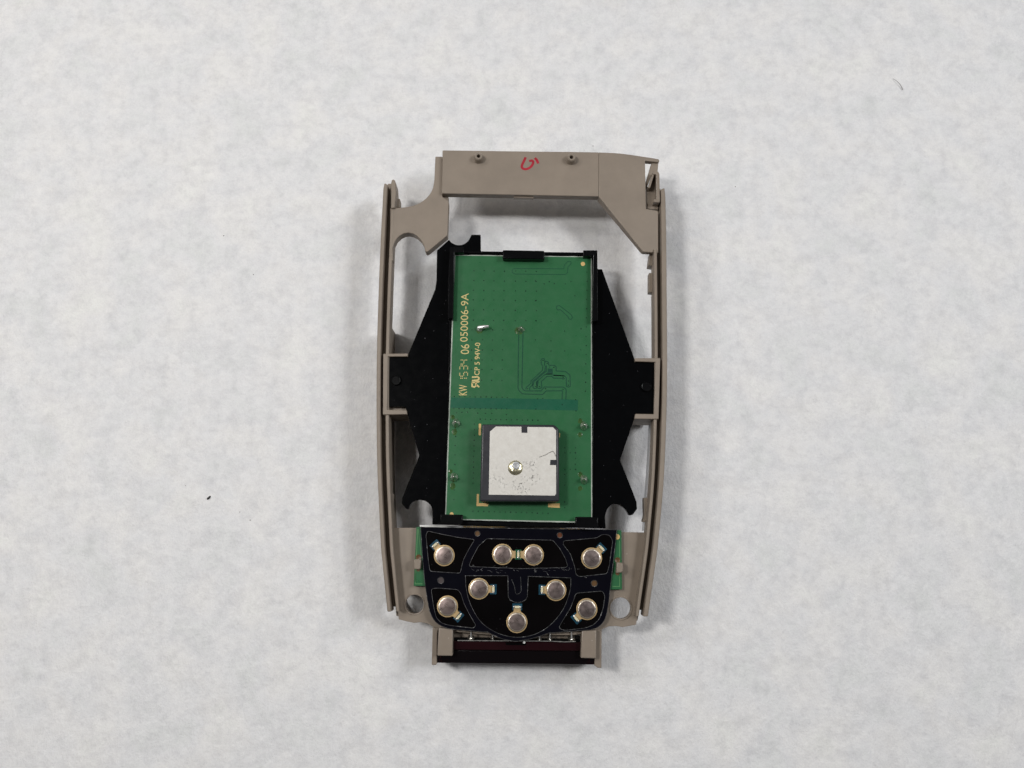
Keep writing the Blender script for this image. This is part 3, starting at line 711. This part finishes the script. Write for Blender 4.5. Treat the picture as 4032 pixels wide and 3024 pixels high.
RING, DOMEM, LBASE, LEDM, LPAD = proto('contact_ring', ring_mesh(), BRASS), proto('metal_dome', dome_mesh(), DOME, 25), proto('led_base', led_base_mesh(), TEAL), proto('led_chip', led_mesh(), LED), proto('led_solder', led_pads(), SOLDER_B, 60)
LBASEG = LBASE.copy(); LBASEG.materials[0] = LEDG
# brighter crimped rim on each dome
DOMEM.materials.append(DOME_RIM)
for p in DOMEM.polygons:
    if 1.70*MM < Vector(p.center[:2]).length < 2.06*MM: p.material_index = 1
def put(me, pos, ang, name):
    o = bpy.data.objects.new(name, me); C.objects.link(o); o.parent = keyb
    o.location = pos*MM-WORLD[keyb.name]; o.rotation_euler = (0, 0, ang); return o
KEYS = [(('G', (828, 352)), ('G', (728, 235))), (('G', (1462, 339)), ('G', (1633, 341))), (('G', (1798, 345)), None), (('H', (772, 381)), ('H', (880, 270))),
        (('G', (1205, 713)), ('G', (1362, 718))), (('H', (383, 729)), ('H', (232, 725))), (('G', (863, 905)), ('G', (985, 1017))), (('G', (1618, 1077)), ('G', (1622, 911))), (('H', (720, 935)), ('H', (604, 1038)))]
for kc, lc in KEYS:
    c = at(*px(*kc)[0], Zd)
    if lc is None:
        l = at(*px('G', (1633, 341))[0], Zd)
    else: l = at(*px(*lc)[0], Zd)
    ang = math.atan2(l.y-c.y, l.x-c.x)
    put(RING, c, ang, 'contact_ring'); put(DOMEM, c+Vector((0, 0, .03)), random.uniform(0, 6), 'metal_dome')
    if lc is not None:
        green = kc == ('G', (1462, 339))
        put(LBASEG if green else LBASE, l, ang, 'led_base'); put(LEDM, l+Vector((0, 0, .05)), ang, 'led_chip'); [put(LPAD, l+Vector((-math.sin(ang), math.cos(ang), 0))*.66*k, ang, 'led_solder') for k in (-1, 1)]

# ---- window bar at the bottom end ---------------------------------------------------
bm = bmesh.new()
add_prism(bm, P(9.4, 'G', (752, 1380), 'H', (806, 1395), (800, 1541), 'G', (750, 1521)), .4)
win = obj('window_bar', bm, IRWIN, dev, .15)
bm = bmesh.new()
add_prism(bm, P(9.7, 'G', (900, 1282), 'H', (670, 1300), (670, 1392), 'G', (900, 1376)), 1.0)
obj('red_strip', bm, DKRED, win, .1)
bm = bmesh.new(); add_prism(bm, P(8.4, 'G', (915, 1246), 'H', (670, 1262), (670, 1310), 'G', (915, 1290)), 3); obj('gap_floor', bm, BLACK2, win)
bm = bmesh.new()
pts = [at(x, y, 9.85) for x, y in px('G', (972, 1277), (1200, 1278), (1500, 1280), 'H', (100, 1282), (320, 1284), (480, 1292), (600, 1288))]
add_tube(bm, pts, [.12]*len(pts), 6); obj('wire', bm, STEEL, win)
for i, (a, b) in enumerate(((('G', (1118, 1180)), ('G', (1118, 1258))), (('G', (1355, 1215)), ('G', (1355, 1262))), (('H', (205, 1225)), ('H', (205, 1272))), (('H', (318, 1195)), ('H', (318, 1270))), (('H', (553, 1180)), ('H', (555, 1270))))):
    A, B = at(*px(*a)[0], 10.1), at(*px(*b)[0], 9.8)
    bm = bmesh.new(); add_tube(bm, [A, B], [.16, .2], 8); obj('pin', bm, SOLDER_B, win, smooth=60)
    bm = bmesh.new(); r = .85 if i in (0, 4) else .55
    add_lathe(bm, B+Vector((0, .1, 0)), [(.1, 9.1), (r, 9.2), (r*.85, 9.6), (r*.4, 10.1), (0, 10.5)], 12, 1, .8, .12); obj('solder_joint', bm, SOLDER, win, smooth=80)
bm = bmesh.new(); add_prism(bm, P(7.0, 'G', (700, 900), 'H', (900, 900), (860, 1160), (640, 1180), (560, 1262), 'G', (1200, 1252), (930, 1240), (760, 1140)), 2.0)
obj('inner_shelf', bm, TAN, frame)
bm = bmesh.new(); add_lathe(bm, at(*px('G', (1697, 1298))[0], 9.8), [(.28, 9.7), (.27, 9.9), (0, 10.0)], 12); obj('white_nub', bm, WHITE, win)
bm = bmesh.new(); add_prism(bm, P(9.76, 'G', (1490, 1296), (1720, 1300), (1716, 1330), (1500, 1326)), 9.6); obj('film_tab', bm, CELL, win)

# flat ribbon contacts seen in the slit between the bracket and the keypad
bm = bmesh.new(); add_prism(bm, P(10.75, 'E', (560, 1402), (1030, 1414), (1030, 1430), (560, 1420)), 10.0); obj('white_strip', bm, WHITE, keyb)
for i in range(22):
    xx = 1035+i*21+random.uniform(-4, 4)
    bm = bmesh.new(); add_prism(bm, P(10.8, 'E', (xx, 1414), (xx+10, 1414), (xx+10, 1428), (xx, 1428)), 10.2); obj('contact_finger', bm, GOLD, keyb)
for i in range(20):
    xx = 430+i*14+random.uniform(-3, 3)
    bm = bmesh.new(); add_prism(bm, P(10.8, 'F', (xx, 1438), (xx+8, 1438), (xx+8, 1447), (xx, 1447)), 10.2); obj('contact_finger', bm, GOLD, keyb)

# ---- red pen mark on the top bar ------------------------------------------------------
bm = bmesh.new()
for st, w in ((px('A', (1714, 164), (1695, 205), (1676, 245), (1672, 270), (1690, 290), (1725, 292), (1765, 272), (1790, 240), (1795, 212), (1782, 200), (1752, 206)), .58), (px('A', (1812, 172), (1835, 195), (1850, 232)), .6)):
    add_ribbon(bm, [at(x, y, Z_BAR+.01) for x, y in smooth_loop(st, 3, False)], w, Z_BAR+.012, .02)
obj('pen_mark', bm, RED, frame)

# ------------------------------------------------------------------ loose bits on the paper and on the antenna
def top(o, label, cat, group=None):
    o['label'] = label; o['category'] = cat
    if group: o['group'] = group
    return o
q = smooth_loop(px('F', (203, 662), (225, 655), (262, 642), (305, 618), (345, 599), (368, 618), (384, 656)), 4, False)
bm = bmesh.new(); add_tube(bm, [at(x, y, Z_PATCH+.12) for x, y in q], .042, 6)
top(obj('hair', bm, HAIR), 'thin bent hair lying on the silver square of the antenna', 'hair')
q = [(3300+x/5.53, 200+y/5.53) for x, y in smooth_loop([(1190, 605), (1260, 645), (1330, 710), (1375, 775), (1408, 850)], 4, False)]
bm = bmesh.new(); n = len(q); add_tube(bm, [at(x, y, .12+.35*math.sin(math.pi*i/(n-1))) for i, (x, y) in enumerate(q)], [.03+.08*i/(n-1) for i in range(n)], 6)
top(obj('hair', bm, plastic('pale_grey_hair', (.27, .25, .24), .5, .1, .0)), 'short curved hair on bare paper at upper right of the photo', 'hair')
def speck(x, y, rx, ry, label, rot=0.0, h=.3, mat=DARK):
    bm = bmesh.new(); c = at(x, y, 0)
    add_lathe(bm, Vector((0, 0, 0)), [(1, .0), (.95, h*.5), (.6, h*.9), (0, h)], 12, rx, ry, .15)
    bmesh.ops.rotate(bm, verts=bm.verts, matrix=Matrix.Rotation(rot, 3, 'Z')); bmesh.ops.translate(bm, verts=bm.verts, vec=(c.x, c.y, .01))
    top(obj('speck', bm, mat, smooth=70), label, 'speck', 'specks of dust on the paper')
speck(823, 1960, .55, .25, 'largest dark oblong speck on the paper left of the gadget', .8, .4)
speck(985, 2048, .14, .12, 'tiny grey speck just below and right of the large dark speck', 0, .12, HAIR)
speck(2895, 735, .10, .16, 'tiny dark speck on paper beside the top of the right rail', 0, .10, HAIR)
speck(2335, 575, .09, .13, 'tiny dark speck on paper just above the top bar', 0, .10, HAIR)
speck(944, 2016, .10, .08, 'faint tiny speck on the paper right of the large dark speck', 0, .08, HAIR)
speck(731, 1912, .10, .08, 'faint tiny speck on the paper left of the large dark speck', 0, .08, HAIR)
speck(881, 928, .13, .12, 'tiny dark speck on bare paper far left of the top bar', 0, .1)
speck(998, 1081, .10, .12, 'tiny dark speck on bare paper left of the black bracket', 0, .1)
